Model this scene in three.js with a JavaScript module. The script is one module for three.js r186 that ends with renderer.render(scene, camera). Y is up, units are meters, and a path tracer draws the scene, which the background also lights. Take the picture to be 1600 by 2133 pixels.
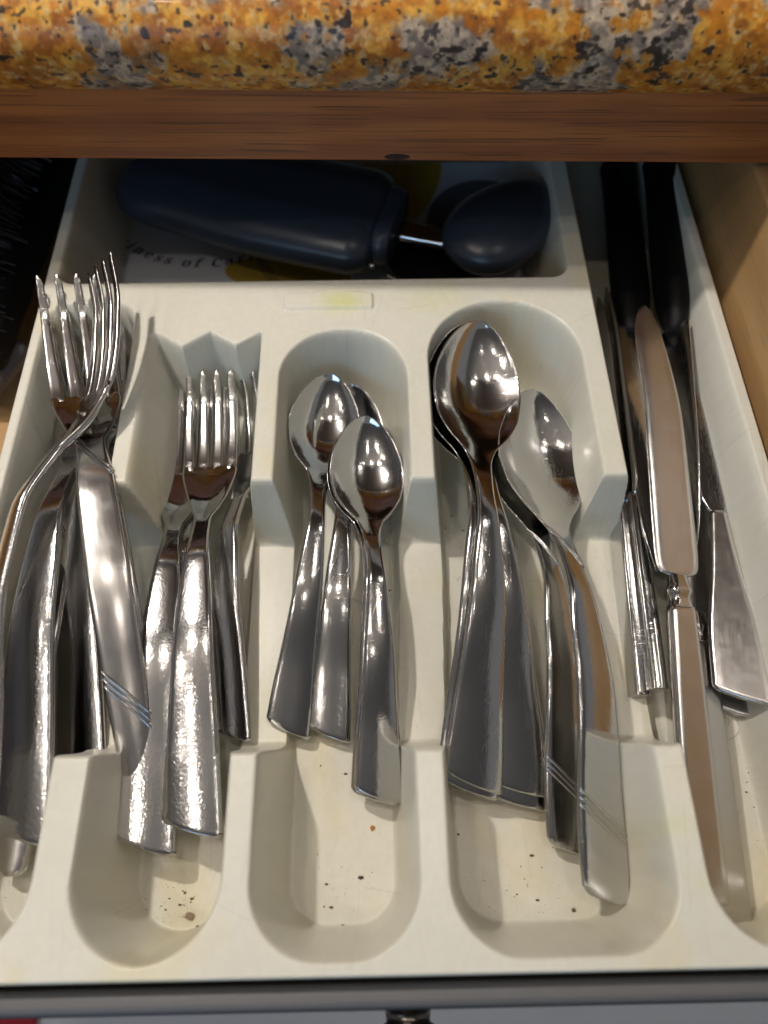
import * as THREE from 'three';
import { RoundedBoxGeometry } from 'three/addons/geometries/RoundedBoxGeometry.js';
import { RectAreaLightUniformsLib } from 'three/addons/lights/RectAreaLightUniformsLib.js';
import { mergeGeometries } from 'three/addons/utils/BufferGeometryUtils.js';

// ---------------------------------------------------------------- camera, light, exposure
const scene = new THREE.Scene();
const PITCH = 63 * Math.PI / 180, EYE = 0.27, FOCAL = 1500;          // lens centre 27 cm above the tray floor
const camera = new THREE.PerspectiveCamera(2 * Math.atan(1066.5 / FOCAL) * 180 / Math.PI, 1600 / 2133, 0.01, 10);
camera.position.set(0, EYE, 0);
camera.lookAt(0, EYE - Math.sin(PITCH), -Math.cos(PITCH));
camera.focus = 0.262; camera.userData.fStop = 5.5;
scene.background = new THREE.Color().setRGB(0.195, 0.192, 0.192);
const renderer = new THREE.WebGLRenderer({ antialias: true });
renderer.toneMapping = THREE.LinearToneMapping;
renderer.toneMappingExposure = 0.95;
renderer.shadowMap.enabled = true;

const GLOW = (c, k) => new THREE.MeshStandardMaterial({ color: 0x000000, emissive: c, emissiveIntensity: k });
function puckLamp(label, x, y, z, candela, color, radius, glow) {
  const o = new THREE.Group(); o.name = numbered('puck_lamp'); o.position.set(x, y, z);
  o.userData = { label, category: 'lamp' };
  const housing = new THREE.Mesh(new THREE.CylinderGeometry(radius * 2.2, radius * 2.4, 0.012, 32), new THREE.MeshStandardMaterial({ color: 0xbbb8b0, roughness: 0.5 }));
  housing.name = 'housing'; housing.position.y = radius + 0.008; o.add(housing);
  const bulb = new THREE.Mesh(new THREE.SphereGeometry(radius, 24, 16), GLOW(color, glow)); bulb.name = 'bulb'; o.add(bulb);
  const l = new THREE.PointLight(color, candela); l.shadow.radius = radius * 0.9 / 0.02; l.castShadow = true;
  l.shadow.camera.near = 0.01; l.shadow.mapSize.set(1024, 1024); o.add(l);
  scene.add(o);
}
const names = new Map();
function numbered(n) { const k = names.get(n) ?? 0; names.set(n, k + 1); return k ? n + '_' + String(k).padStart(3, '0') : n; }

puckLamp('warm white puck lamp above the counter edge', -0.21, 0.53, -0.255, 0.59, 0xfff7ee, 0.012, 50);
puckLamp('warm white ceiling bulb high over the drawer', 0.10, 1.52, -0.12, 0.26, 0xfff2e4, 0.035, 30);
puckLamp('warm white ceiling bulb high over the dinner forks', -0.42, 1.52, -0.12, 0.30, 0xfff2e4, 0.035, 30);
puckLamp('warm white ceiling bulb beyond the wooden drawer side', 0.75, 1.52, -0.25, 0.2, 0xfff3e6, 0.035, 30);
puckLamp('warm white ceiling bulb nearest the small forks toward the room', -0.46, 1.52, 0.38, 0.36, 0xfff3e6, 0.022, 30);
puckLamp('warm white ceiling bulb beyond the knives toward the room', 0.42, 1.52, 0.30, 0.13, 0xfff3e6, 0.022, 30);
puckLamp('warm white ceiling bulb far out over the dinner forks toward the room', -0.78, 1.52, 0.18, 0.36, 0xfff3e6, 0.022, 30);
puckLamp('warm white puck lamp above the counter beyond the knives', 0.34, 0.53, -0.27, 0.05, 0xfff7ee, 0.012, 12);
{ // a bluish bright window across the room, in front of the drawer
  RectAreaLightUniformsLib.init();
  const o = new THREE.Group(); o.name = 'lit_window'; o.userData = { label: 'pale blue lit window across the room facing the open drawer', category: 'window' };
  const pane = new THREE.Mesh(new THREE.BoxGeometry(0.9, 0.55, 0.008), GLOW(0x6fc0ff, 0.9)); pane.name = 'glowing_pane'; o.add(pane);
  const frame = new THREE.MeshStandardMaterial({ color: 0xd8d6d0, roughness: 0.6 });
  for (const [w, h, x, y] of [[0.96, 0.03, 0, 0.29], [0.96, 0.03, 0, -0.29], [0.03, 0.55, -0.465, 0], [0.03, 0.55, 0.465, 0]]) { const m = new THREE.Mesh(new THREE.BoxGeometry(w, h, 0.03), frame); m.name = 'frame'; m.position.set(x, y, 0); o.add(m); }
  const l = new THREE.RectAreaLight(0xb8deff, 3.2, 0.9, 0.55); l.position.z = 0.006; l.rotation.y = Math.PI; o.add(l);
  o.position.set(-0.5, 0.70, 1.3); o.lookAt(-0.02, 0.03, -0.3); scene.add(o);
}

// ---------------------------------------------------------------- helpers
let seed = 7;
const rnd = () => { seed = (seed * 1664525 + 1013904223) >>> 0; return seed / 4294967296; };
const clamp = (x, a = 0, b = 1) => Math.min(b, Math.max(a, x));
const smooth = (a, b, x) => { const t = clamp((x - a) / (b - a)); return t * t * (3 - 2 * t); };
const lerp = (a, b, t) => a + (b - a) * t;
const sinP = Math.sin(PITCH), cosP = Math.cos(PITCH);
function at(px, py, h) {                                             // where the ray through a pixel of the photo meets height h
  const u = (px - 800) / FOCAL, v = -(py - 1066.5) / FOCAL;
  const d = new THREE.Vector3(u, v * cosP - sinP, -v * sinP - cosP);
  return d.multiplyScalar((h - EYE) / d.y).add(new THREE.Vector3(0, EYE, 0));
}
const hash = (x, y, s) => { let n = (x * 374761393 + y * 668265263 + s * 974634777) | 0; n = Math.imul(n ^ (n >>> 13), 1274126177); return ((n ^ (n >>> 16)) >>> 0) / 4294967296; };
function noise(x, y, s = 0, px = 1e9, py = 1e9) {                    // value noise, tiling at px, py cells
  const xi = Math.floor(x), yi = Math.floor(y), fx = x - xi, fy = y - yi, m = (a, n) => ((a % n) + n) % n;
  const a = hash(m(xi, px), m(yi, py), s), b = hash(m(xi + 1, px), m(yi, py), s), c = hash(m(xi, px), m(yi + 1, py), s), d = hash(m(xi + 1, px), m(yi + 1, py), s);
  const ux = fx * fx * (3 - 2 * fx), uy = fy * fy * (3 - 2 * fy);
  return lerp(lerp(a, b, ux), lerp(c, d, ux), uy);
}
const fbm = (x, y, s, n = 4) => { let v = 0, a = 0.5, t = 0; for (let i = 0; i < n; i++) { v += a * noise(x, y, s + i * 17); t += a; a *= 0.5; x *= 2; y *= 2; } return v / t; };
function texture(w, h, f, srgb = true) {
  const d = new Uint8Array(w * h * 4);
  for (let j = 0; j < h; j++) for (let i = 0; i < w; i++) { const c = f(i, j); d.set([c[0], c[1], c[2], 255].map((v) => clamp(v, 0, 255)), (j * w + i) * 4); }
  const t = new THREE.DataTexture(d, w, h); t.wrapS = t.wrapT = THREE.RepeatWrapping; t.magFilter = THREE.LinearFilter; t.minFilter = THREE.LinearFilter;
  if (srgb) t.colorSpace = THREE.SRGBColorSpace; t.needsUpdate = true; return t;
}
const gray = (v) => [v, v, v];
function mesh(name, geometry, material, parent, userData) {
  const m = new THREE.Mesh(geometry, material); m.name = parent === scene ? numbered(name) : name;
  m.castShadow = m.receiveShadow = true; if (userData) m.userData = userData; parent.add(m); return m;
}
function thing(name, label, category, group) {
  const o = new THREE.Group(); o.name = numbered(name); o.userData = { label, category }; if (group) o.userData.group = group; scene.add(o); return o;
}

// ---------------------------------------------------------------- materials
// steel: faint scratches, water spots and pitting in the relief
const scratches = []; for (let i = 0; i < 260; i++) scratches.push([rnd() * 512, rnd() * 512, (rnd() - 0.5) * 0.9 + (rnd() < 0.3 ? 1.57 : 0), 20 + rnd() * 110, 0.2 + rnd() * 0.8]);
const reliefData = new Float32Array(512 * 512);
for (const [x, y, a, n, k] of scratches) for (let t = 0; t < n; t++) { const i = (Math.round(x + Math.sin(a) * t) & 511), j = (Math.round(y + Math.cos(a) * t) & 511); reliefData[j * 512 + i] -= 60 * k; }
for (let s = 0; s < 240; s++) { const x = rnd() * 512, y = rnd() * 512, r = 1.5 + rnd() * rnd() * 7, k = rnd() * 70; for (let j = -10; j <= 10; j++) for (let i = -10; i <= 10; i++) { const d = Math.hypot(i, j); if (d < r) reliefData[((y + j) & 511) * 512 + ((x + i) & 511)] += k * Math.sqrt(1 - d / r); } }
const steelRelief = texture(512, 512, (i, j) => gray(128 + reliefData[j * 512 + i] * 0.8 + (noise(i / 8, j / 8, 3, 64, 64) - 0.5) * 20 + (noise(i / 1.5, j / 64, 77, 341, 8) - 0.5) * 22 + (noise(i / 4, j / 4, 9, 128, 128) - 0.5) * 26), false);
const steelRough = texture(512, 512, (i, j) => gray(90 + (noise(i / 64, j / 64, 5, 8, 8)) * 40 + noise(i / 2, j / 64, 6, 256, 8) * 40 - reliefData[j * 512 + i] * 0.5), false);
const brushedRough = texture(512, 512, (i, j) => gray(140 + noise(i / 2, j / 64, 15, 256, 8) * 36 + noise(i / 32, j / 32, 16, 16, 16) * 40), false);
const wornRelief = texture(512, 512, (i, j) => gray(128 + reliefData[j * 512 + i] * 0.22 + (noise(i / 4, j / 4, 9, 128, 128) - 0.5) * 70 + (noise(i / 9, j / 9, 12, 57, 57) - 0.5) * 50), false);
const M = {
  steel: new THREE.MeshStandardMaterial({ name: 'polished steel', color: new THREE.Color().setRGB(0.585, 0.58, 0.58), metalness: 1, roughness: 0.17, roughnessMap: steelRough, bumpMap: steelRelief, bumpScale: 0.00006 }),
  worn: new THREE.MeshStandardMaterial({ name: 'worn steel', color: new THREE.Color().setRGB(0.59, 0.585, 0.59), metalness: 1, roughness: 0.24, roughnessMap: steelRough, bumpMap: wornRelief, bumpScale: 0.00007 }),
  satin: new THREE.MeshStandardMaterial({ name: 'satin steel', color: new THREE.Color().setRGB(0.60, 0.58, 0.57), metalness: 1, roughness: 0.30, roughnessMap: brushedRough, bumpMap: steelRelief, bumpScale: 0.00001 }),
  black: new THREE.MeshPhysicalMaterial({ name: 'black plastic', color: 0x070708, roughness: 0.55, specularIntensity: 0.35 }),
  navy: new THREE.MeshStandardMaterial({ name: 'navy plastic', color: new THREE.Color().setRGB(0.030, 0.038, 0.052), roughness: 0.3 }),
  hair: new THREE.MeshStandardMaterial({ name: 'hair', color: 0x2a1a10, roughness: 0.6 }),
};
// cream moulded plastic with yellowed stains
const trayStains = [[-13, -212, 8, 0.7], [24, -214, 12, 0.25], [84, -12, 6, 0.22], [-40, -60, 20, 0.12], [60, -150, 30, 0.1], [-16, -110, 4, 0.3], [92, 2, 6, 0.25], [-66, -120, 5, 0.3], [60, -100, 3, 0.3]];
const marks = new Float32Array(1024 * 1024);
for (let s = 0; s < 420; s++) { let x = rnd() * 1024, y = rnd() * 1024, a = (rnd() - 0.5) * 1.2 + (rnd() < 0.25 ? 1.5 : 0), k = 3 + rnd() * 9; for (let t = 0, n = 8 + rnd() * 60; t < n; t++) { a += (rnd() - 0.5) * 0.06; x += Math.sin(a); y += Math.cos(a); marks[(Math.round(y) & 1023) * 1024 + (Math.round(x) & 1023)] = k; } }
const trayMap = texture(1024, 1024, (i, j) => {
  const x = (i / 1024) * 300 - 145, z = (j / 1024) * 460 - 430;
  let st = 0; for (const [a, b, r, k] of trayStains) st += k * Math.exp(-((x - a) ** 2 + ((z - b) * 1.6) ** 2) / (r * r)) * (0.5 + fbm(x / 3, z / 3, 40));
  const n = fbm(x / 40, z / 40, 21) - 0.5, g = fbm(x / 1.6, z / 1.6, 31, 3) - 0.5, sp = (noise(x / 0.7, z / 0.7, 51) > 0.988 ? -22 : 0) - marks[j * 1024 + i];
  const w = smooth(0.55, 0.8, fbm(x / 22 + 4, z / 34, 61)) * 10;
  return [203 + n * 9 + g * 7 + sp - st * 14, 200 + n * 10 + g * 7 + sp - st * 10 - w * 0.4, 187 + n * 12 + g * 8 + sp - st * 62 - w * 1.6];
});
M.tray = new THREE.MeshPhysicalMaterial({ name: 'cream plastic', color: 0xffffff, map: trayMap, roughness: 0.3, specularIntensity: 0.7 });

function woodMap(c0, c1, pore, long, s) {
  return texture(1024, 512, (i, j) => {
    const u = i / 1024, v = j / 512;
    const warp = fbm(u * 5, v * 5, s) * 0.5, ring = 0.5 + 0.5 * Math.sin((v * 14 + warp * 6 + Math.sin(u * 3) * 0.35) * 3.1);
    const fine = noise(u * 10, v * 210, s + 3) * 0.7 + noise(u * 26, v * 330, s + 5) * 0.3, p = smooth(0.70, 0.84, noise(u * long, v * 230, s + 7)) * smooth(0.25, 0.7, noise(u * 9, v * 22, s + 9) + ring * 0.3) * pore;
    const t = clamp(ring * 0.45 + fine * 0.35 + fbm(u * 8, v * 30, s + 11) * 0.3);
    return [0, 1, 2].map((k) => lerp(c0[k], c1[k], t) * (1 - p));
  });
}
M.oak = new THREE.MeshStandardMaterial({ name: 'red oak', map: woodMap([112, 58, 24], [162, 98, 46], 0.30, 15, 100), roughness: 0.42 });
M.maple = new THREE.MeshStandardMaterial({ name: 'pale drawer wood', map: woodMap([160, 124, 80], [176, 140, 94], 0.06, 40, 140), roughness: 0.5 });

// ---------------------------------------------------------------- cabinet: counter, rail, drawer, floor
const YAW = 1.1 * Math.PI / 180;
// granite: orange feldspar, grey quartz and black mica
const graniteMap = texture(1536, 768, (i, j) => {
  const x = i / 1536 * 420, y = j / 768 * 210;                        // millimetres
  const big = fbm(x / 17 + fbm(x / 7, y / 7, 4) * 0.9, y / 17, 201, 3), mid = fbm(x / 3.4, y / 3.4, 211, 4), fine = fbm(x / 0.9, y / 0.9, 221, 3), grain = noise(x / 1.3, y / 1.3, 227);
  let c = [188, 118, 30];
  c = c.map((v, k) => lerp(v, [216, 160, 66][k], smooth(0.40, 0.66, mid)));
  c = c.map((v, k) => lerp(v, [146, 82, 20][k], smooth(0.5, 0.7, fbm(x / 6 + 9, y / 5, 231, 3)) * 0.8));
  c = c.map((v, k) => lerp(v, [208, 178, 128][k], smooth(0.60, 0.72, fbm(x / 2.2, y / 2.2, 236, 3)) * 0.65));
  const q = smooth(0.555, 0.68, big + (mid - 0.5) * 0.3);              // quartz
  c = c.map((v, k) => lerp(v, lerp([184, 168, 150][k], [118, 108, 104][k], smooth(0.36, 0.64, fbm(x / 2.6, y / 2.6, 243, 3))), q * 0.92));
  const m1 = smooth(0.69 - q * 0.07, 0.76 - q * 0.07, fbm(x / 2.0, y / 1.7, 241, 3)), m2 = smooth(0.735 - q * 0.06, 0.79 - q * 0.06, fbm(x / 4.4, y / 3.0, 251, 3));
  c = c.map((v, k) => lerp(v, [36, 28, 26][k], clamp(m1 * 0.7 + m2 * 0.85)) * (0.94 + grain * 0.12));
  return c.map((v) => v * (0.74 + fine * 0.26));
});
M.granite = new THREE.MeshPhysicalMaterial({ name: 'polished granite', map: graniteMap, roughness: 0.42, specularIntensity: 0.6, clearcoat: 0.1, clearcoatRoughness: 0.05 });
M.granite.bumpMap = texture(256, 256, (i, j) => gray(128 + (fbm(i / 16, j / 16, 300, 3) - 0.5) * 160), false); M.granite.bumpScale = 0.0002;

const RAIL_ROT = -0.6 * Math.PI / 180;
{ // granite slab with a full bullnose edge: its profile runs along x
  const prof = []; const R = 0.0195, zc = -0.2480, yc = 0.1350;
  prof.push([-0.85, yc - R]);
  for (let k = 0; k <= 24; k++) { const a = -Math.PI / 2 + Math.PI * k / 24; prof.push([zc + Math.cos(a) * R * 1.15, yc + Math.sin(a) * R]); }
  prof.push([-0.85, yc + R]);
  const pos = [], uv = [], idx = []; let arc = 0; const NX = 24;
  for (let k = 0; k < prof.length; k++) { if (k) arc += Math.hypot(prof[k][0] - prof[k - 1][0], prof[k][1] - prof[k - 1][1]); for (let i = 0; i <= NX; i++) { const x = -0.5 + i / NX; pos.push(x, prof[k][1], prof[k][0]); uv.push((x + 0.22) / 0.42, (arc - 0.59) / 0.21); } }
  for (let k = 0; k < prof.length - 1; k++) for (let i = 0; i < NX; i++) { const a = k * (NX + 1) + i, b = a + NX + 1; idx.push(a, a + 1, b, a + 1, b + 1, b); }
  const g = new THREE.BufferGeometry(); g.setAttribute('position', new THREE.Float32BufferAttribute(pos, 3)); g.setAttribute('uv', new THREE.Float32BufferAttribute(uv, 2)); g.setIndex(idx); g.computeVertexNormals();
  const m = mesh('granite_countertop', g, M.granite, scene, { label: 'speckled orange, grey and black granite countertop with rounded polished edge', category: 'countertop' });
  m.rotation.y = RAIL_ROT;
}
function boxUV(g, scale, along = 'x') { // planar uv in metres by facing axis
  const p = g.attributes.position, n = g.attributes.normal, uv = new Float32Array(p.count * 2);
  for (let i = 0; i < p.count; i++) {
    const x = p.getX(i), y = p.getY(i), z = p.getZ(i), ax = Math.abs(n.getX(i)), ay = Math.abs(n.getY(i)), az = Math.abs(n.getZ(i));
    const [u, v] = ax > ay && ax > az ? [z, y] : ay > az ? (along === 'x' ? [x, z] : [z, x]) : [x, y];
    uv[2 * i] = u / scale[0] + 0.5; uv[2 * i + 1] = v / scale[1];
  }
  g.setAttribute('uv', new THREE.BufferAttribute(uv, 2)); return g;
}
{ // oak rail of the cabinet's face frame, with a dent in its lower edge
  const g = new RoundedBoxGeometry(0.9, 0.036, 0.019, 3, 0.0012);
  const o = mesh('face_frame_rail', boxUV(g, [0.44, 0.10]), M.oak, scene, { label: 'reddish brown oak rail under the granite counter edge', category: 'cabinet rail' });
  o.position.set(0, 0.0853 + 0.018, -0.2447 - 0.0095); o.rotation.y = RAIL_ROT;
  const dent = new THREE.SphereGeometry(1, 20, 12); dent.scale(0.0052, 0.0013, 0.0008);
  const d = mesh('dent', dent, new THREE.MeshStandardMaterial({ color: 0x24130b, roughness: 0.8 }), o); d.position.set(at(828, 321, 0.087).x, -0.0160, 0.0093);
}
const drawer = thing('drawer', 'pale wooden kitchen drawer pulled open, with a dark grey front edge', 'drawer');
drawer.rotation.y = YAW;
{
  const add = (name, w, h, d, x, y, z, mat, r = 0.0015) => { const m = mesh(name, boxUV(new RoundedBoxGeometry(w, h, d, 3, r), [0.42, 0.2], 'z'), mat, drawer); m.position.set(x, y, z); return m; };
  add('drawer_bottom', 0.414, 0.006, 0.49, -0.044, -0.0065, -0.222, M.maple, 0.0008);
  add('side_panel', 0.012, 0.086, 0.49, 0.1535, 0.040, -0.222, M.maple);
  add('side_panel', 0.012, 0.086, 0.49, -0.256, 0.040, -0.222, M.maple);
  add('back_panel', 0.40, 0.080, 0.012, -0.05, 0.0372, -0.462, M.maple);
  const fm = new THREE.MeshStandardMaterial({ name: 'grey painted front', color: new THREE.Color().setRGB(0.095, 0.092, 0.095), roughness: 0.5, bumpMap: steelRelief, bumpScale: 0.00008 });
  add('front_panel', 0.46, 0.105, 0.0058, -0.044, -0.0150, 0.0283, fm, 0.0022);
  add('front_lip', 0.46, 0.08, 0.0018, -0.044, -0.0120, 0.0319, new THREE.MeshStandardMaterial({ name: 'dark lip', color: 0x1c1c20, roughness: 0.45 }), 0.0012);
  const k = new THREE.LatheGeometry([[0, 0.026], [0.006, 0.0255], [0.0125, 0.022], [0.0145, 0.017], [0.013, 0.012], [0.007, 0.008], [0.0075, 0.004], [0.0138, 0.0032], [0.0155, 0.0014], [0.0155, 0], [0, 0]].map(([a, b]) => new THREE.Vector2(a, b)).reverse(), 40);
  const kn = mesh('knob', k, new THREE.MeshStandardMaterial({ name: 'dark bronze', color: new THREE.Color().setRGB(0.16, 0.145, 0.13), metalness: 1, roughness: 0.25 }), drawer); kn.rotation.x = Math.PI / 2; kn.position.set(0.0070, -0.010, 0.0328);
}
{ // the cabinet round the drawer keeps the light out at the back; the floor far below
  const cab = thing('cabinet_carcass', 'dark cabinet interior behind the open drawer', 'cabinet');
  const dm = new THREE.MeshStandardMaterial({ name: 'cabinet inside', color: 0x8a6a48, roughness: 0.8 });
  const add = (n, w, h, d, x, y, z) => { const m = mesh(n, new THREE.BoxGeometry(w, h, d), dm, cab); m.position.set(x, y, z); };
  add('back_panel', 1, 0.5, 0.012, 0, -0.13, -0.80); add('side_panel', 0.018, 0.5, 0.53, 0.32, -0.13, -0.528); add('side_panel', 0.018, 0.5, 0.53, -0.42, -0.13, -0.528); add('shelf', 0.72, 0.012, 0.5, -0.05, -0.05, -0.53);
  const fl = mesh('floor', new THREE.BoxGeometry(4, 0.02, 4), new THREE.MeshStandardMaterial({ name: 'pale floor', color: 0xaeb0b4, roughness: 0.6 }), scene, { kind: 'structure' }); fl.position.set(0, -0.76, 1.2);
  const mat = mesh('floor_mat', new RoundedBoxGeometry(0.5, 0.012, 0.34, 3, 0.005), new THREE.MeshStandardMaterial({ name: 'red weave', color: 0x8a1826, roughness: 0.95 }), scene, { label: 'red mat on the pale floor below the drawer', category: 'mat' });
  const p = at(20, 2150, -0.743); mat.position.set(p.x - 0.22, -0.743, p.z + 0.125);
}

{
  const wc = thing('wall_cabinet', 'dark wall cabinet above the counter carrying the puck lamp', 'cabinet'), wm = new THREE.MeshStandardMaterial({ name: 'dark cabinet paint', color: new THREE.Color().setRGB(0.10, 0.09, 0.085), roughness: 0.6 });
  const ceil = mesh('ceiling', new THREE.BoxGeometry(3.6, 0.03, 3.6), new THREE.MeshStandardMaterial({ name: 'ceiling paint', color: 0xa09d98, roughness: 0.9 }), scene, { kind: 'structure' }); ceil.position.set(0, 1.66, 0.3);
  const add = (n, w, h, d, x, y, z) => { const m = mesh(n, new THREE.BoxGeometry(w, h, d), wm, wc); m.position.set(x, y, z); };
  add('bottom_panel', 1.0, 0.018, 0.34, 0, 0.568, -0.405); add('front_panel', 1.0, 0.5, 0.018, 0, 0.81, -0.226);
}

// ---------------------------------------------------------------- the tray (millimetres in its own frame)
function rbox(x, z, x0, x1, z0, z1, rb, rf) {                         // inside distance of a box with rounded corners, rb at the back, rf at the front
  const cx = (x0 + x1) / 2, cz = (z0 + z1) / 2, r = z < cz ? rb : rf, qx = Math.abs(x - cx) - (x1 - x0) / 2 + r, qz = Math.abs(z - cz) - (z1 - z0) / 2 + r;
  return r - Math.hypot(Math.max(qx, 0), Math.max(qz, 0)) - Math.min(Math.max(qx, qz), 0);
}
const S = (t) => { t = clamp(t); const a = 0.24, b = 0.5, v = 1 / (1 - a / 2 - b / 2); return t < a ? v * t * t / (2 * a) : t < 1 - b ? v * (t - a / 2) : 1 - v * (1 - t) * (1 - t) / (2 * b); };   // tight at the rim, wide fillet at the floor
const RIM = 45, DIV = (z) => smooth(-120, -40, z);                    // the third divider leans a little
function trayHeight(x, z) {
  let h = RIM;
  const pocket = (d, w, floor = 0, top = RIM) => { if (d > 0) h = Math.min(h, floor + (top - floor) * (1 - S(d / w))); };
  const back = (z0, n) => 7.2 + n * (1 - smooth(z0, z0 + 34, z));
  pocket(rbox(x, z, -134.5, -97.8 + 1.5 * (1 - DIV(z)), -214, 20, 10, 22), back(-214, 9));
  const tri = Math.abs(((x + 87.5) / 21.4 % 1 + 1) % 1 - 0.5) * 2;    // the zigzag back of the small fork pocket
  pocket(Math.min(rbox(x, z, -91 + 3.2 * DIV(z), -45, -206, 20, 4, 22), (z + 191 + tri * 7) * 0.9), 6.5 + 7 * (1 - smooth(-90, -60, x)) * (1 - DIV(z)));
  const s = lerp(2.4, 0, DIV(z));
  pocket(rbox(x, z, -38, 10.5 + s, -198, 20, 24, 20), back(-198, 3));
  pocket(rbox(x, z, 18 + s, 82.5, -212, 20, 30, 20), back(-212, 3));
  pocket(rbox(x, z, 90, 138.5, -418, 20, 12, 20), 9);
  pocket(rbox(x, z, -133.5, 83, -418, -224, 10, 8), 10);
  pocket(rbox(x, z, -120, 125, -129, -33.5, 6, 6), 10.5, 8, RIM);        // the dividers drop to a low ridge in the middle
  const lab = Math.min(rbox(x, z, -37.5, 0, -216.5 - 1.2 * (1 - ((x + 18.7) / 19) ** 2), -207.6, 1.4, 1.4) / 1.1, 1); if (lab > 0) h += 1.3 * S(lab);   // raised plate on the cross bar
  if (h < 0.4 && z > -125) { const zz = ((z + 300) % 8.2) - 4.1, d = Math.hypot(x + 14.5, zz); h += 0.28 * S((3 - d) / 0.7) * S((z + 125) / 4) * S((-40 - z) / 4); }
  const o = rbox(x, z, -139.8, 144.6, -424, 25, 14, 10);
  return o <= 0 ? -6 : o >= 2.6 ? h : Math.min(h, -6 + (RIM + 6) * (1 - (1 - o / 2.6) ** 3));
}
const tray = thing('cutlery_tray', 'cream plastic cutlery tray with moulded compartments lying in the drawer', 'cutlery tray'); tray.rotation.y = YAW;
{
  const x0 = -140.5, x1 = 145.5, z0 = -425.5, z1 = 25.4, NX = 480, NZ = 600, pos = new Float32Array((NX + 1) * (NZ + 1) * 3), nor = new Float32Array(pos.length), uv = new Float32Array((NX + 1) * (NZ + 1) * 2), idx = [];
  for (let j = 0, q = 0; j <= NZ; j++) for (let i = 0; i <= NX; i++, q++) {
    const x = lerp(x0, x1, i / NX), z = lerp(z0, z1, 1 - (1 - j / NZ) ** 1.15), e = 0.35;
    pos.set([x / 1000, trayHeight(x, z) / 1000, z / 1000], q * 3);
    const n = new THREE.Vector3(trayHeight(x - e, z) - trayHeight(x + e, z), 2 * e, trayHeight(x, z - e) - trayHeight(x, z + e)).normalize(); nor.set([n.x, n.y, n.z], q * 3);
    uv.set([(x + 145) / 300, (z + 430) / 460], q * 2);
  }
  for (let j = 0; j < NZ; j++) for (let i = 0; i < NX; i++) { const a = j * (NX + 1) + i, b = a + NX + 1; idx.push(a, b, a + 1, a + 1, b, b + 1); }
  const g = new THREE.BufferGeometry(); g.setAttribute('position', new THREE.BufferAttribute(pos, 3)); g.setAttribute('normal', new THREE.BufferAttribute(nor, 3)); g.setAttribute('uv', new THREE.BufferAttribute(uv, 2)); g.setIndex(idx);
  mesh('moulded_body', g, M.tray, tray);
}

// ---------------------------------------------------------------- cutlery
function curve(table) {                                               // monotone cubic through [s, value] pairs
  const n = table.length, xs = table.map((p) => p[0]), ys = table.map((p) => p[1]), d = [], m = [];
  for (let i = 0; i < n - 1; i++) d.push((ys[i + 1] - ys[i]) / (xs[i + 1] - xs[i]));
  for (let i = 0; i < n; i++) m.push(i === 0 ? d[0] : i === n - 1 ? d[n - 2] : d[i - 1] * d[i] <= 0 ? 0 : 2 * d[i - 1] * d[i] / (d[i - 1] + d[i]));
  return (x) => {
    if (x <= xs[0]) return ys[0]; if (x >= xs[n - 1]) return ys[n - 1];
    let i = 0; while (x > xs[i + 1]) i++;
    const h = xs[i + 1] - xs[i], t = (x - xs[i]) / h, t2 = t * t, t3 = t2 * t;
    return (2 * t3 - 3 * t2 + 1) * ys[i] + (t3 - 2 * t2 + t) * h * m[i] + (3 * t2 - 2 * t3) * ys[i + 1] + (t3 - t2) * h * m[i + 1];
  };
}
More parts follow.
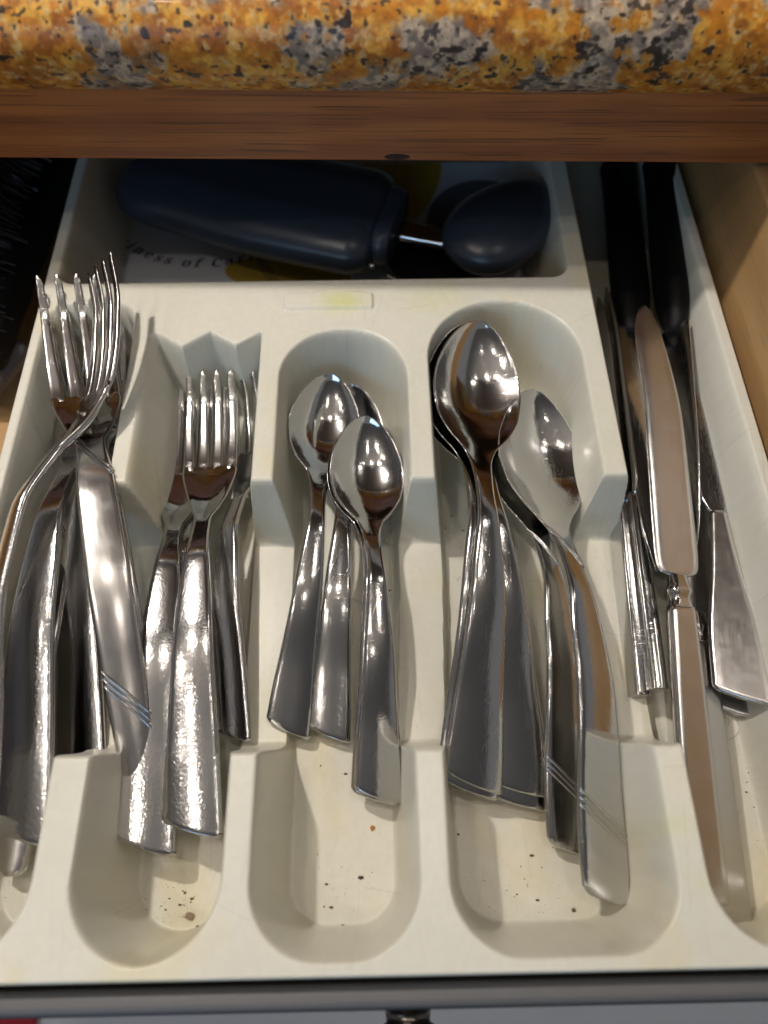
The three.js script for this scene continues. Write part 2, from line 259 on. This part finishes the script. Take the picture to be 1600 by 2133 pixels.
// A bar of metal along z from s0 to s1. Functions of s (metres): w half width, y height of the centre, t thickness, dish depth, xc sideways shift, slant of the end.
function bar({ s0, s1, w, y, t, dish = () => 0, xc = () => 0, slant = () => 0, bow = 0, edge = 0.0008, n = 60, across = 8, stations, endRound = 0, power = 2 }) {
  const ss = stations ?? Array.from({ length: n + 1 }, (_, i) => lerp(s0, s1, i / n));
  const rows = ss.map((s) => [s, w(s), 1]);
  if (endRound) { rows.pop(); const W = w(s1); for (let k = 1; k <= 7; k++) { const a = Math.PI / 2 * k / 7; rows.push([s1 - endRound * (1 - Math.sin(a)), W - endRound * (1 - Math.cos(a)), k === 7 ? 0.35 : 1 - 0.35 * (k / 7) ** 3]); } }
  const pos = [], uv = [], idx = []; let M2 = 0;
  for (const [s, W, thin] of rows) {
    const th = t(s) * thin / 2, e = Math.min(edge, W * 0.98), xs = [];
    for (const f of [0, 0.13, 0.5, 1]) xs.push(-W + e * f);
    for (let k = 1; k < across; k++) xs.push(lerp(-W + e, W - e, k / across));
    for (const f of [1, 0.5, 0.13, 0]) xs.push(W - e * f);
    const one = (x, side) => {
      const q = e > 0 ? clamp((W - Math.abs(x)) / e) : 1, k = Math.sqrt(1 - (1 - q) ** 2), r = W > 0 ? Math.abs(x) / W : 0;
      pos.push(x + xc(s), y(s) - dish(s) * (1 - r ** power) + side * th * k, s + slant(s) * x - bow * slant(s) * x * x);
      uv.push((x + xc(s) + side * th * k * 0.7) / 0.045 + 0.37, s / 0.045);
    };
    xs.forEach((x) => one(x, 1)); xs.slice(1, -1).reverse().forEach((x) => one(x, -1));
    M2 = 2 * xs.length - 2;
  }
  const R = rows.length;
  for (let i = 0; i < R - 1; i++) for (let k = 0; k < M2; k++) { const a = i * M2 + k, b = i * M2 + (k + 1) % M2; idx.push(a, a + M2, b, b, a + M2, b + M2); }
  for (const [row, flip] of [[0, false], [R - 1, true]]) {
    const c = pos.length / 3; let m = [0, 0, 0]; for (let k = 0; k < M2; k++) for (let a = 0; a < 3; a++) m[a] += pos[(row * M2 + k) * 3 + a] / M2;
    pos.push(...m); uv.push(0, m[2] / 0.045);
    for (let k = 0; k < M2; k++) { const a = row * M2 + k, b = row * M2 + (k + 1) % M2; idx.push(...(flip ? [c, b, a] : [c, a, b])); }
  }
  const g = new THREE.BufferGeometry(); g.setAttribute('position', new THREE.Float32BufferAttribute(pos, 3)); g.setAttribute('uv', new THREE.Float32BufferAttribute(uv, 2)); g.setIndex(idx); g.computeVertexNormals(); g.userData = { R, M2 };
  return g;
}
function cut(g, r0, r1) {                                             // rows r0..r1 of a bar as a geometry with the whole bar's normals
  const { R, M2 } = g.userData, P = g.attributes.position, N = g.attributes.normal, U = g.attributes.uv, pos = [], nor = [], uv = [], idx = [];
  for (let i = r0 * M2; i < (r1 + 1) * M2; i++) { pos.push(P.getX(i), P.getY(i), P.getZ(i)); nor.push(N.getX(i), N.getY(i), N.getZ(i)); uv.push(U.getX(i), U.getY(i)); }
  for (let i = 0; i < r1 - r0; i++) for (let k = 0; k < M2; k++) { const a = i * M2 + k, b = i * M2 + (k + 1) % M2; idx.push(a, a + M2, b, b, a + M2, b + M2); }
  for (const [row, src, flip] of [[0, 0, false], [R - 1, 1, true]]) if (row >= r0 && row <= r1) {
    const c = pos.length / 3, j = R * M2 + src; pos.push(P.getX(j), P.getY(j), P.getZ(j)); nor.push(N.getX(j), N.getY(j), N.getZ(j)); uv.push(U.getX(j), U.getY(j));
    for (let k = 0; k < M2; k++) { const a = (row - r0) * M2 + k, b = (row - r0) * M2 + (k + 1) % M2; idx.push(...(flip ? [c, b, a] : [c, a, b])); }
  }
  const o = new THREE.BufferGeometry(); o.setAttribute('position', new THREE.Float32BufferAttribute(pos, 3)); o.setAttribute('normal', new THREE.Float32BufferAttribute(nor, 3)); o.setAttribute('uv', new THREE.Float32BufferAttribute(uv, 2)); o.setIndex(idx); return o;
}
const group = (kids) => { const o = new THREE.Group(); for (const [n, g, m] of kids) { const k = new THREE.Mesh(g, m); k.name = n; k.castShadow = k.receiveShadow = true; o.add(k); } return o; };

// flared plain handle: half widths from neck to end
function spoonModel(L, bowl, W, depth, neck, end, material, leaf) {
  const b = bowl / L, f = (r) => r * L;
  const w = leaf
    ? curve([[0, 0], [f(b * .015), W * .17], [f(b * .05), W * .33], [f(b * .12), W * .54], [f(b * .25), W * .79], [f(b * .4), W * .96], [f(b * .52), W], [f(b * .68), W * .92], [f(b * .83), W * .68], [f(b * .95), W * .4], [f(b * 1.08), neck * 1.15], [f(b * 1.25), neck], [f(b * 1.6), neck * 1.5], [f(.55), end * .72], [f(.78), end * .92], [f(.93), end], [L, end * .92]])
    : curve([[0, 0], [f(b * .015), W * .18], [f(b * .05), W * .35], [f(b * .12), W * .56], [f(b * .25), W * .80], [f(b * .4), W * .96], [f(b * .52), W], [f(b * .68), W * .93], [f(b * .83), W * .69], [f(b * .95), W * .36], [f(b * 1.06), neck * 1.25], [f(b * 1.25), neck], [f(.6), lerp(neck, end, .36)], [f(.8), lerp(neck, end, .68)], [f(.93), lerp(neck, end, .92)], [L, end]]);
  const y = curve([[0, 0], [f(b * .5), -depth * .10], [f(b * .9), depth * .10], [f(b * 1.2), depth * .75], [f(b * 1.5), depth * 1.25], [f(.62), depth * 1.3], [f(.85), depth * .45], [L, 0]]);
  const dish = curve([[0, 0], [f(b * .06), depth * .34], [f(b * .2), depth * .74], [f(b * .42), depth], [f(b * .6), depth * .96], [f(b * .8), depth * .6], [f(b * .97), depth * .16], [f(b * 1.12), 0], [f(.6), -.0006], [L, -.0011]]);
  const t = curve([[0, .0011], [f(b), .0016], [f(b * 1.25), .0031], [f(.6), .0026], [L, .0024]]);
  const st = []; const NB = 44; for (let i = 0; i <= NB; i++) st.push(bowl * 1.02 * (i / NB) ** 1.7 + (i ? 0 : 0.00002)); const NH = 60; for (let i = 1; i <= NH; i++) st.push(lerp(bowl * 1.02, L, i / NH));
  const g = bar({ s0: 0, s1: L, w, y, t, dish, edge: .0012, across: 14, stations: st, endRound: leaf ? .0035 : .0022, slant: (s) => .33 * smooth(L * .72, L, s), bow: 18, power: 2.1 });
  const o = group([['bowl', cut(g, 0, NB), M.steel], ['handle', cut(g, NB, g.userData.R - 1), material]]);
  if (leaf) grooves(o, L, w, y, t, dish, L * .33, L * .82);
  return o;
}
function grooves(o, L, w, y, t, dish, sa, sb) {                             // three fine raised lines crossing the handle slantwise, near both ends of the leaf
  for (const [s0, k] of [[sa, 0], [sa, 1], [sb, 0], [sb, 1], [sb, 2]]) {
    const pts = []; for (let i = 0; i <= 16; i++) { const r = -0.97 + 1.94 * i / 16, s = s0 + k * .0024 + (r + 1) * .5 * .017; const ww = w(s); pts.push(new THREE.Vector3(r * ww, y(s) - dish(s) * (1 - r * r) + t(s) / 2 * Math.sqrt(Math.max(0.02, 1 - Math.max(0, (Math.abs(r) * ww - ww + .0009) / .0009) ** 2)) - .00005, s)); }
    const m = new THREE.Mesh(new THREE.TubeGeometry(new THREE.CatmullRomCurve3(pts), 24, .00065, 6), M.steel); m.name = 'raised_line'; m.castShadow = m.receiveShadow = true; o.add(m);
  }
}
function forkModel(L, root, W, neckAt, neck, end, material, leaf) {   // tines end at root; the neck is narrowest at neckAt
  const f = (r) => r * L;
  const w = leaf
    ? curve([[0, W * .9], [root * .8, W], [root * 1.05, W], [lerp(root, neckAt, .45), W * .82], [lerp(root, neckAt, .8), neck * 1.7], [neckAt, neck * 1.2], [f(.46), end * .9], [f(.62), end], [f(.8), end * .97], [f(.93), end * .85], [L, end * .62]])
    : curve([[0, W * .9], [root * .8, W], [root * 1.05, W], [lerp(root, neckAt, .45), W * .80], [lerp(root, neckAt, .8), neck * 1.6], [neckAt, neck], [f(.6), lerp(neck, end, .42)], [f(.8), lerp(neck, end, .72)], [f(.93), lerp(neck, end, .93)], [L, end]]);
  const D = .013 * L / .2;
  const y = curve([[0, D * .30], [root * .35, -D * .18], [root * .9, -D * .42], [lerp(root, neckAt, .5), -D * .20], [neckAt * 1.05, D * .40], [f(.50), D * .9], [f(.62), D * .95], [f(.84), D * .4], [L, 0]]);
  const dish = curve([[0, 0], [root, .0011], [lerp(root, neckAt, .6), .0016], [neckAt * 1.05, 0], [f(.6), -.0006], [L, -.0011]]);
  const t = curve([[0, .0012], [root, .0019], [neckAt, .0032], [f(.6), .0027], [L, .0025]]);
  const g = bar({ s0: root, s1: L, w, y, t, dish, edge: .0012, across: 12, n: 84, endRound: leaf ? .0035 : .0024, slant: (s) => leaf ? 0 : .33 * smooth(L * .74, L, s), bow: leaf ? 0 : 14 });
  const nHead = Math.round(84 * (neckAt - root) / (L - root)), o = group([['head', cut(g, 0, nHead), M.steel], ['handle', cut(g, nHead, g.userData.R - 1), material]]);
  for (let k = 0; k < 4; k++) {
    const q = (k - 1.5) / 1.5, tw = curve([[0, .0006], [.0008, .0011], [.003, .00135], [root * .5, W * .15], [root, W * .205], [root + .002, W * .205]]);
    const off = (s) => q * (w(s) - tw(s) * (s > root * .9 ? 1 : 1)), tg = bar({ s0: .0001, s1: root + .002, w: tw, y: (s) => y(s) - dish(s) * (1 - (Math.abs(q) * .8) ** 2), t: curve([[0, .0006], [.003, .0011], [root, .0019], [root + .002, .0017]]), xc: off, edge: .0007, across: 4, n: 30 });
    const m = new THREE.Mesh(tg, M.steel); m.name = 'tine'; m.castShadow = m.receiveShadow = true; o.add(m);
  }
  if (leaf) grooves(o, L, w, y, t, dish, L * .36, L * .80);
  return o;
}
function lay(o, name, label, category, grp, [ax, ay, ah], [ex, ey, eh], L, roll = 0) {   // tip and handle end as seen in the photo, with their heights over the tray floor
  const A = at(ax, ay, ah), B = at(ex, ey, eh), z = B.clone().sub(A), k = z.length() / L; z.normalize();
  const x = new THREE.Vector3(0, 1, 0).cross(z).normalize(), y = z.clone().cross(x), m = new THREE.Matrix4().makeBasis(x, y, z);
  o.quaternion.setFromRotationMatrix(m).multiply(new THREE.Quaternion().setFromAxisAngle(new THREE.Vector3(0, 0, 1), roll * Math.PI / 180));
  o.position.copy(A); o.scale.setScalar(k); o.name = numbered(name); o.userData = { label, category, ...(grp ? { group: grp } : {}) }; scene.add(o);
  console.log(o.name, 'length', (L * k * 1000).toFixed(0), 'scale', k.toFixed(3));
  return o;
}
function set(model, L, name, category, grp, rows) { rows.forEach(([label, a, e, roll], i) => lay(i ? model.clone() : model, name, label, category, grp, a, e, L, roll)); }

set(forkModel(.200, .050, .0128, .076, .0038, .0108, M.worn), .200, 'dinner_fork', 'fork', 'plain dinner forks', [
  ['plain dinner fork lying turned on its side on top of the other dinner forks', [226, 556, .066], [-28, 1715, .026], 46],
  ['plain dinner fork with broad pitted handle face, its head under the turned fork', [206, 640, .035], [38, 1748, .019], 4],
  ['plain dinner fork mostly hidden beneath the crossing forks in the outer compartment', [236, 650, .026], [165, 1610, .006], 8],
]);
set(forkModel(.200, .050, .0130,   .074, .0044, .0072, M.satin, true), .200, 'patterned_fork', 'fork', 'leaf handled dinner forks', [
  ['leaf handled dinner fork, its four tines spread over the cross bar, under the turned fork', [142, 584, .054], [296, 1645, .018], -12],
  ['leaf handled dinner fork half covered by the one above it, edge showing along its handle', [150, 612, .043], [314, 1640, .013], -10],
  ['leaf handled fork of which only the handle tip shows below the turned fork', [212, 770, .018], [26, 1826, .008], 0],
]);
set(forkModel(.175, .041, .0108, .068, .0034, .0098, M.worn), .175, 'salad_fork', 'fork', 'small plain forks', [
  ['small plain fork on top of its pile, palm face up in the middle', [440, 782, .026], [400, 1735, .022], 0],
  ['small plain fork whose handle leans toward the dinner forks, its end farthest down', [396, 794, .017], [300, 1772, .016], -8],
  ['small plain fork tilted against the divider beside the teaspoons', [520, 780, .024], [483, 1535, .010], 22],
  ['small plain fork lowest in its pile, only edges showing between two handles', [432, 800, .012], [352, 1690, .010], -4],
]);
set(spoonModel(.150, .049, .0156, .0072, .0032, .0088, M.steel), .150, 'teaspoon', 'spoon', 'teaspoons', [
  ['teaspoon with its bowl farthest back, handle leaning to the small forks', [690, 778, .031], [600, 1526, .008], -15],
  ['teaspoon with its bowl hidden under two others, middle handle of the three', [733, 800, .025], [684, 1535, .006], -4],
  ['teaspoon nested under the topmost teaspoon and poking out beyond its end', [752, 880, .026], [798, 1672, .006], -8],
  ['teaspoon lowest of the nested three, wider end showing past the others', [756, 873, .030], [782, 1668, .009], -12],
  ['topmost teaspoon, bowl full of lamp reflections, nearest in its compartment', [762, 866, .035], [788, 1664, .012], -14],
]);
set(spoonModel(.195, .066, .0205, .0092, .0038, .0118, M.steel), .195, 'tablespoon', 'spoon', 'plain tablespoons', [
  ['plain tablespoon lowest in the big spoon pile, end longest on the dark side', [954, 686, .037], [1092, 1682, .006], -8],
  ['plain tablespoon with the dark mirror handle fanned toward the leaf handled spoons', [966, 678, .040], [1080, 1650, .011], -10],
  ['plain tablespoon second from the top of its nested pile', [982, 672, .043], [974, 1650, .012], -12],
  ['plain tablespoon on top of its pile, deep bowl with bright lamp spots', [999, 667, .047], [986, 1638, .016], -17],
]);
set(spoonModel(.205, .066, .0222, .0088, .0042, .0100, M.steel, true), .205, 'patterned_spoon', 'spoon', 'leaf handled spoons', [
  ['leaf handled spoon underneath its twin, two raised lines across its handle', [1090, 850, .022], [1184, 1775, .006], -18],
  ['leaf handled spoon on top, pale bowl reflecting the tray, handle turned to the knives', [1112, 811, .032], [1264, 1878, .014], -22],
]);

// ---------------------------------------------------------------- knives
const up = (v) => () => v;
function tableKnife(L, handleLen) {
  const hb = L - handleLen;
  const w = curve([[0, .0004], [.002, .0026], [.006, .0044], [.014, .0062], [.03, .0076], [.07, .0090], [hb - .010, .0094], [hb - .004, .0090], [hb - .0012, .0074], [hb, .0038]]);
  const blade = bar({ s0: 0, s1: hb, w: (s) => w(s) + (s < .075 ? .00022 * Math.abs(((s / .0016) % 1) - .5) : 0), xc: (s) => -.0045 * (1 - smooth(0, .055, s)), y: up(0), t: curve([[0, .0008], [hb, .0017]]), edge: .0030, n: 300, across: 6 });
  const neckG = bar({ s0: hb - .0008, s1: hb + .0125, w: curve([[hb - .001, .0036], [hb + .003, .0040], [hb + .006, .0048], [hb + .009, .0040], [hb + .0128, .0048]]), y: up(0), t: curve([[hb - .001, .0032], [hb + .003, .0052], [hb + .006, .0062], [hb + .009, .0052], [hb + .0128, .0058]]), edge: .0022, n: 20 });
  const handle = bar({ s0: hb + .0120, s1: L, w: curve([[hb, .0048], [L * .75, .0064], [L, .0076]]), y: up(0), t: curve([[hb, .0054], [L, .0050]]), edge: .0014, n: 40, endRound: .0018 });
  return group([['blade', blade, M.satin], ['bolster', neckG, M.steel], ['handle', handle, M.satin]]);
}
set(tableKnife(.235, .112), .235, 'table_knife', 'knife', 'table knives', [
  ['table knife under the serrated one, its flat square end sticking out at the front', [1396, 760, .020], [1524, 1925, .008], -16],
  ['table knife with finely serrated blade, lying on top of the other knives', [1362, 640, .040], [1474, 1885, .014], -11],
]);
function squareKnife() {                                              // hollow square handle; the knife stands on its blade's edge
  const L = .215, hb = .125;
  const blade = bar({ s0: 0, s1: hb, w: curve([[0, .001], [.01, .005], [.04, .0085], [hb - .01, .0082], [hb, .0052]]), y: up(0), t: curve([[0, .0008], [hb, .0022]]), edge: .0016, n: 50 });
  const handle = bar({ s0: hb - .001, s1: L, w: curve([[hb - .001, .0050], [hb + .004, .0056], [L, .0062]]), y: up(0), t: curve([[hb, .0058], [L, .0068]]), edge: .0006, n: 40, endRound: .0006 });
  return group([['blade', blade, M.steel], ['handle', handle, M.steel]]);
}
set(squareKnife(), .215, 'square_handled_knife', 'knife', 'square handled knives', [
  ['square handled steel knife standing on edge, its block end beside the table knives', [1262, 600, .026], [1365, 1440, .014], 84],
  ['square handled knife squeezed against the divider behind the other square handle', [1246, 620, .022], [1328, 1452, .009], 78],
]);
function flaredKnife() {
  const L = .205, hb = .105;
  const blade = bar({ s0: 0, s1: hb, w: curve([[0, .0008], [.006, .005], [.02, .0085], [.06, .0095], [hb - .012, .0085], [hb, .0045]]), y: up(0), t: curve([[0, .0008], [hb, .0022]]), edge: .0014, n: 50 });
  const handle = bar({ s0: hb - .001, s1: L, w: curve([[hb, .0045], [hb + .03, .0075], [L - .03, .0128], [L, .0138]]), y: up(0), t: curve([[hb, .0044], [L, .0052]]), edge: .0022, n: 50, endRound: .0026, slant: (s) => .3 * smooth(L * .8, L, s), bow: 14 });
  return group([['blade', blade, M.steel], ['handle', handle, M.satin]]);
}
set(flaredKnife(), .205, 'flared_knife', 'knife', 'flared handled knives', [
  ['flared handled knife below another one, only a corner of its end showing', [1432, 760, .012], [1518, 1484, .004], 6],
  ['flared handled knife leaning on the tray wall with broad rounded end', [1452, 740, .026], [1548, 1456, .018], 9],
]);
function blackKnife() {
  const L = .26, hb = .135;
  const blade = bar({ s0: 0, s1: hb, w: curve([[0, .0005], [.02, .0050], [.06, .0085], [hb, .0100]]), y: up(0), t: curve([[0, .0008], [hb, .0018]]), edge: .0012, n: 50 });
  const handle = bar({ s0: hb - .004, s1: L, w: curve([[hb - .004, .0050], [hb + .006, .0085], [hb + .03, .0104], [L - .03, .0100], [L, .0110]]), y: up(0), t: curve([[hb - .004, .009], [hb + .02, .015], [L, .016]]), edge: .0055, n: 40, endRound: .004 });
  return group([['blade', blade, M.steel], ['handle', handle, M.black]]);
}
set(blackKnife(), .26, 'black_handled_knife', 'knife', 'black handled kitchen knives', [
  ['black handled kitchen knife nearest the divider, dark blade flat beside the square handles', [1368, 1190, .022], [1288, 345, .024], 14],
  ['black handled kitchen knife reaching under the counter beside the wooden drawer side', [1448, 1160, .018], [1374, 330, .040], -62],
]);

// ---------------------------------------------------------------- back compartment
{
  // a printed sheet covering the floor of the back compartment, with lettering round a circle
  const out = [[212, 594], [186, 505], [160, 440], [152, 352], [1150, 340], [1172, 592]].map(([x, y]) => at(x, y, .003)), x0 = -.16, z0 = -.40, W = .26, D = .15;
  const own = (p) => [(p.x - x0) / W * 2048, (p.z - z0) / D * 1181];
  const cv = document.createElement('canvas'); cv.width = 2048; cv.height = 1181; const c = cv.getContext('2d');
  c.fillStyle = '#c9ced8'; c.fillRect(0, 0, 2048, 1181);
  const [cx, cy] = own(at(446, 380, .003)), [rx, ry] = own(at(398, 551, .003)), R = Math.hypot(rx - cx, ry - cy);
  const blob = (px, py, a, b, turn, color) => { const [x, y] = own(at(px, py, .003)); c.fillStyle = color; c.beginPath(); c.ellipse(x, y, a * R, b * R, turn, 0, 7); c.fill(); };
  blob(800, 400, .42, .75, .5, '#b49a1e'); blob(600, 575, .52, .20, .1, '#a8903a'); blob(660, 480, .7, .5, .3, '#b49a1e'); blob(560, 572, .05, .2, -.5, '#8d7a3c'); blob(1010, 470, .5, .55, 0, '#5c606b');
  c.fillStyle = '#14161c'; c.font = 'italic bold ' + Math.round(R * .132) + 'px serif'; c.textAlign = 'center'; c.textBaseline = 'middle';
  const text = 'Caring Business of Caring', span = (t) => [...t].reduce((n, ch) => n + (c.measureText(ch).width + R * .024) / R, 0);
  let a = Math.atan2(ry - cy, rx - cx) + span('Caring Business ') + span('of') / 2;                 // the word «of» stands where the photograph shows it
  for (const ch of text) { const w = span(ch); a -= w / 2; c.save(); c.translate(cx + Math.cos(a) * R, cy + Math.sin(a) * R); c.rotate(a - Math.PI / 2); c.fillText(ch, 0, 0); c.restore(); a -= w / 2; }
  const t = new THREE.CanvasTexture(cv); t.colorSpace = THREE.SRGBColorSpace;
  const g = new THREE.ExtrudeGeometry(new THREE.Shape(out.map((p) => new THREE.Vector2(p.x, -p.z))), { depth: .0012, bevelEnabled: false }); g.rotateX(-Math.PI / 2);
  const gp = g.attributes.position, uv = new Float32Array(gp.count * 2); for (let i = 0; i < gp.count; i++) { uv[2 * i] = (gp.getX(i) - x0) / W; uv[2 * i + 1] = 1 - (gp.getZ(i) - z0) / D; } g.setAttribute('uv', new THREE.BufferAttribute(uv, 2));
  const face = new THREE.MeshStandardMaterial({ name: 'printed sheet', map: t, roughness: 0.5 }), side = new THREE.MeshStandardMaterial({ name: 'sheet edge', color: 0x8c8a80, roughness: 0.7 });
  const m = mesh('printed_sheet', g, [face, side], scene, { label: 'pale printed sheet with curved lettering and yellow patches, under the navy can opener', category: 'sheet' });
  m.position.y = .0030;
}
{
  const o = thing('can_opener', 'navy plastic can opener with fat handle and oval turning knob behind the cross bar', 'can opener');
  // fat handle: an elliptical section along its axis
  const A = at(256, 366, .028), B = at(800, 468, .030), ax = B.clone().sub(A), len = ax.length(); ax.normalize();
  const side = new THREE.Vector3(0, 1, 0).cross(ax).normalize(), upv = ax.clone().cross(side);
  const w = curve([[0, .004], [.002, .012], [.006, .019], [.015, .0245], [.035, .0270], [len * .6, .0320], [len - .012, .0320], [len - .003, .029], [len, .024]]);
  const hg = bar({ s0: 0, s1: len, w, y: up(0), t: curve([[0, .006], [.01, .020], [.04, .026], [len - .01, .024], [len, .018]]), edge: .02, n: 60, across: 12 });
  const hm = mesh('handle', hg, M.navy, o); hm.quaternion.setFromRotationMatrix(new THREE.Matrix4().makeBasis(side, upv, ax)); hm.position.copy(A);
  const collar = bar({ s0: len - .001, s1: len + .007, w: curve([[len - .001, .021], [len + .003, .022], [len + .007, .019]]), y: up(0), t: up(.019), edge: .009, n: 8 });
  const cm = mesh('collar', collar, new THREE.MeshStandardMaterial({ name: 'grey collar', color: 0x343a46, roughness: 0.35 }), o); cm.quaternion.copy(hm.quaternion); cm.position.copy(A);
  const rivet = mesh('rivet', new THREE.SphereGeometry(.0015, 16, 10), M.steel, o); rivet.position.copy(at(775, 553, .040));
  const stem = bar({ s0: len + .006, s1: len + .034, w: up(.0055), y: up(-.002), t: up(.004), edge: .001, n: 8 });
  const sm = mesh('stem', stem, M.steel, o); sm.quaternion.copy(hm.quaternion); sm.position.copy(A);
  const pts = [[808, 574], [832, 586], [860, 594], [892, 598]].map(([x, y]) => at(x, y, .034));
  mesh('cutting_wheel', new THREE.TubeGeometry(new THREE.CatmullRomCurve3(pts), 20, .0012, 8), M.steel, o);
  const C = at(958, 540, .032), D = at(1135, 392, .036), dx = D.clone().sub(C), dl = dx.length(); dx.normalize();
  const s2 = new THREE.Vector3(0, 1, 0).cross(dx).normalize(), u2 = dx.clone().cross(s2);
  const kg = new THREE.SphereGeometry(1, 48, 32), kp = kg.attributes.position;
  for (let i = 0; i < kp.count; i++) { const z = kp.getZ(i), e = 1 - .22 * z; kp.setXYZ(i, kp.getX(i) * .0215 * e, kp.getY(i) * .0115 * e, z * dl * .54 + dl * .5); } kg.computeVertexNormals();
  const km = mesh('turning_knob', kg, M.navy, o); km.quaternion.setFromRotationMatrix(new THREE.Matrix4().makeBasis(s2, u2, dx)); km.position.copy(C);
  const base = mesh('gear_plate', new RoundedBoxGeometry(.040, .006, .036, 3, .002), M.black, o); base.position.copy(at(900, 540, .016)); base.rotation.y = 0.4;
}

// ---------------------------------------------------------------- beside the tray: a brush and a grey utensil
{
  const o = thing('scrub_brush', 'black scrub brush with glossy bristles lying outside the tray', 'brush');
  const body = mesh('brush_back', new RoundedBoxGeometry(.056, .020, .19, 4, .007), M.black, o); body.position.set(-.188, .024, -.292); body.rotation.y = -.05;
  const hair = []; for (let i = 0; i < 1500; i++) { const g = new THREE.CylinderGeometry(.00035, .0006, .020 + rnd() * .012, 5); g.rotateZ(Math.PI / 2 - .5 - rnd() * .5); g.rotateY((rnd() - .5) * .5); g.translate(-.197 + (rnd() - .5) * .048, .036 + rnd() * .008, -.198 - rnd() * .18); hair.push(g); }
  mesh('bristles', mergeGeometries(hair), new THREE.MeshStandardMaterial({ name: 'black bristle', color: 0x101013, roughness: 0.25 }), o, { kind: 'stuff' });
  const u = thing('grey_utensil', 'grey rounded utensil end beside the black brush', 'utensil');
  const g = mesh('handle', new RoundedBoxGeometry(.022, .012, .032, 4, .0055), new THREE.MeshStandardMaterial({ name: 'grey plastic', color: 0x444246, roughness: 0.35 }), u); const p = at(-16, 765, .012); g.position.copy(p); g.rotation.y = -0.35;
}

// ---------------------------------------------------------------- crumbs and hairs on the tray floor
{
  const bit = (label, name, px, py, r, color, sx = 1, cat = 'crumb') => { const g = new THREE.IcosahedronGeometry(r, 1), p = g.attributes.position; for (let i = 0; i < p.count; i++) { const k = 0.75 + 0.5 * hash(Math.round(p.getX(i) * 1e6), Math.round(p.getZ(i) * 1e6), 3); p.setXYZ(i, p.getX(i) * k * sx, p.getY(i) * k * .5, p.getZ(i) * k); } g.computeVertexNormals(); const m = mesh(name, g, new THREE.MeshStandardMaterial({ color, roughness: .9 }), scene, { label, category: cat }); m.position.copy(at(px, py, r * .3)); };
  bit('orange crumb in front of the topmost teaspoon', 'crumb', 777, 1725, .0009, 0xa86a28);
  bit('brown flake in the small fork compartment near its front corner', 'crumb', 395, 1908, .0012, 0x8a7660, 1.4);
  bit('dark crumb at the shadow edge in the small fork compartment', 'crumb', 293, 1902, .0009, 0x33301f);
  bit('reddish brown crumb in the shaded part of the small fork compartment', 'crumb', 259, 1910, .0007, 0x5d3a22, 1.3);
  bit('olive spot beside the leaf handled spoon under the bowls', 'crumb', 1190, 1216, .0009, 0x57482f);
  bit('small dark fleck ahead of the teaspoon handles', 'crumb', 752, 1828, .0006, 0x403a30, 1.8);
  bit('brown speck near the front of the tablespoon compartment', 'crumb', 1195, 1896, .0007, 0x55482e);
  bit('tan stain crumb on the floor between the teaspoon handles', 'crumb', 731, 1340, .0008, 0xb08a50);
  const dust = []; const spots = [[345, 1895], [590, 1810], [640, 1925], [680, 1842], [714, 1928], [690, 1890], [955, 1738], [952, 1795], [955, 1860], [1085, 1805], [1108, 1782], [1152, 1765], [1120, 1875], [1050, 1923], [1212, 1952], [850, 1398], [812, 1230], [628, 1122], [612, 1200], [605, 1600], [668, 1595], [720, 1612], [940, 1075], [965, 1105], [928, 1100], [1170, 1120], [385, 1860], [400, 1872], [375, 1885], [412, 1930], [318, 1925], [480, 1205], [478, 1240], [1560, 1610], [1555, 1650], [1500, 1230]];
  for (const [cx, cy, sx, sy, n] of [[370, 1890, 45, 60, 26], [300, 1900, 90, 60, 16], [690, 1860, 120, 110, 22], [1090, 1860, 130, 100, 26], [620, 1250, 40, 260, 20], [870, 1300, 40, 200, 10], [960, 1150, 40, 120, 12], [1240, 1300, 40, 150, 10], [1560, 1650, 30, 120, 12], [20, 1880, 40, 60, 6]]) for (let i = 0; i < n; i++) spots.push([cx + (rnd() + rnd() - 1) * sx, cy + (rnd() + rnd() - 1) * sy, 1]);
  for (const [x, y, fine] of spots) { const g = new THREE.IcosahedronGeometry(fine ? .00008 + rnd() * rnd() * .00022 : .00022 + rnd() * .00028, 0); g.scale(1 + rnd(), .5, 1); const p = at(x, y, .0002); g.translate(p.x, p.y, p.z); dust.push(g); }
  mesh('crumb_dust', mergeGeometries(dust), new THREE.MeshStandardMaterial({ color: 0x5c4c36, roughness: .9 }), scene, { kind: 'stuff', label: 'fine dark specks strewn over the tray floor', category: 'dust' });
  const strand = (label, pts) => mesh('hair_strand', new THREE.TubeGeometry(new THREE.CatmullRomCurve3(pts.map(([x, y, h = .0006]) => at(x, y, h))), 60, .00006, 5), M.hair, scene, { label, category: 'hair' });
  strand('long thin hair looping beside the topmost teaspoon neck', [[760, 1080], [725, 1115], [708, 1160], [708, 1200], [725, 1240], [760, 1256], [800, 1254], [820, 1235]]);
  strand('short wavy hair by the teaspoon bowl and divider', [[795, 1125], [815, 1135], [850, 1132], [862, 1115], [835, 1100], [810, 1110], [812, 1130]]);
  strand('curled hair ring on the floor below the flared knives', [[1535, 1500], [1540, 1520], [1525, 1538], [1505, 1538], [1492, 1522], [1494, 1503], [1508, 1494], [1520, 1500], [1516, 1512]]);
}

renderer.render(scene, camera);
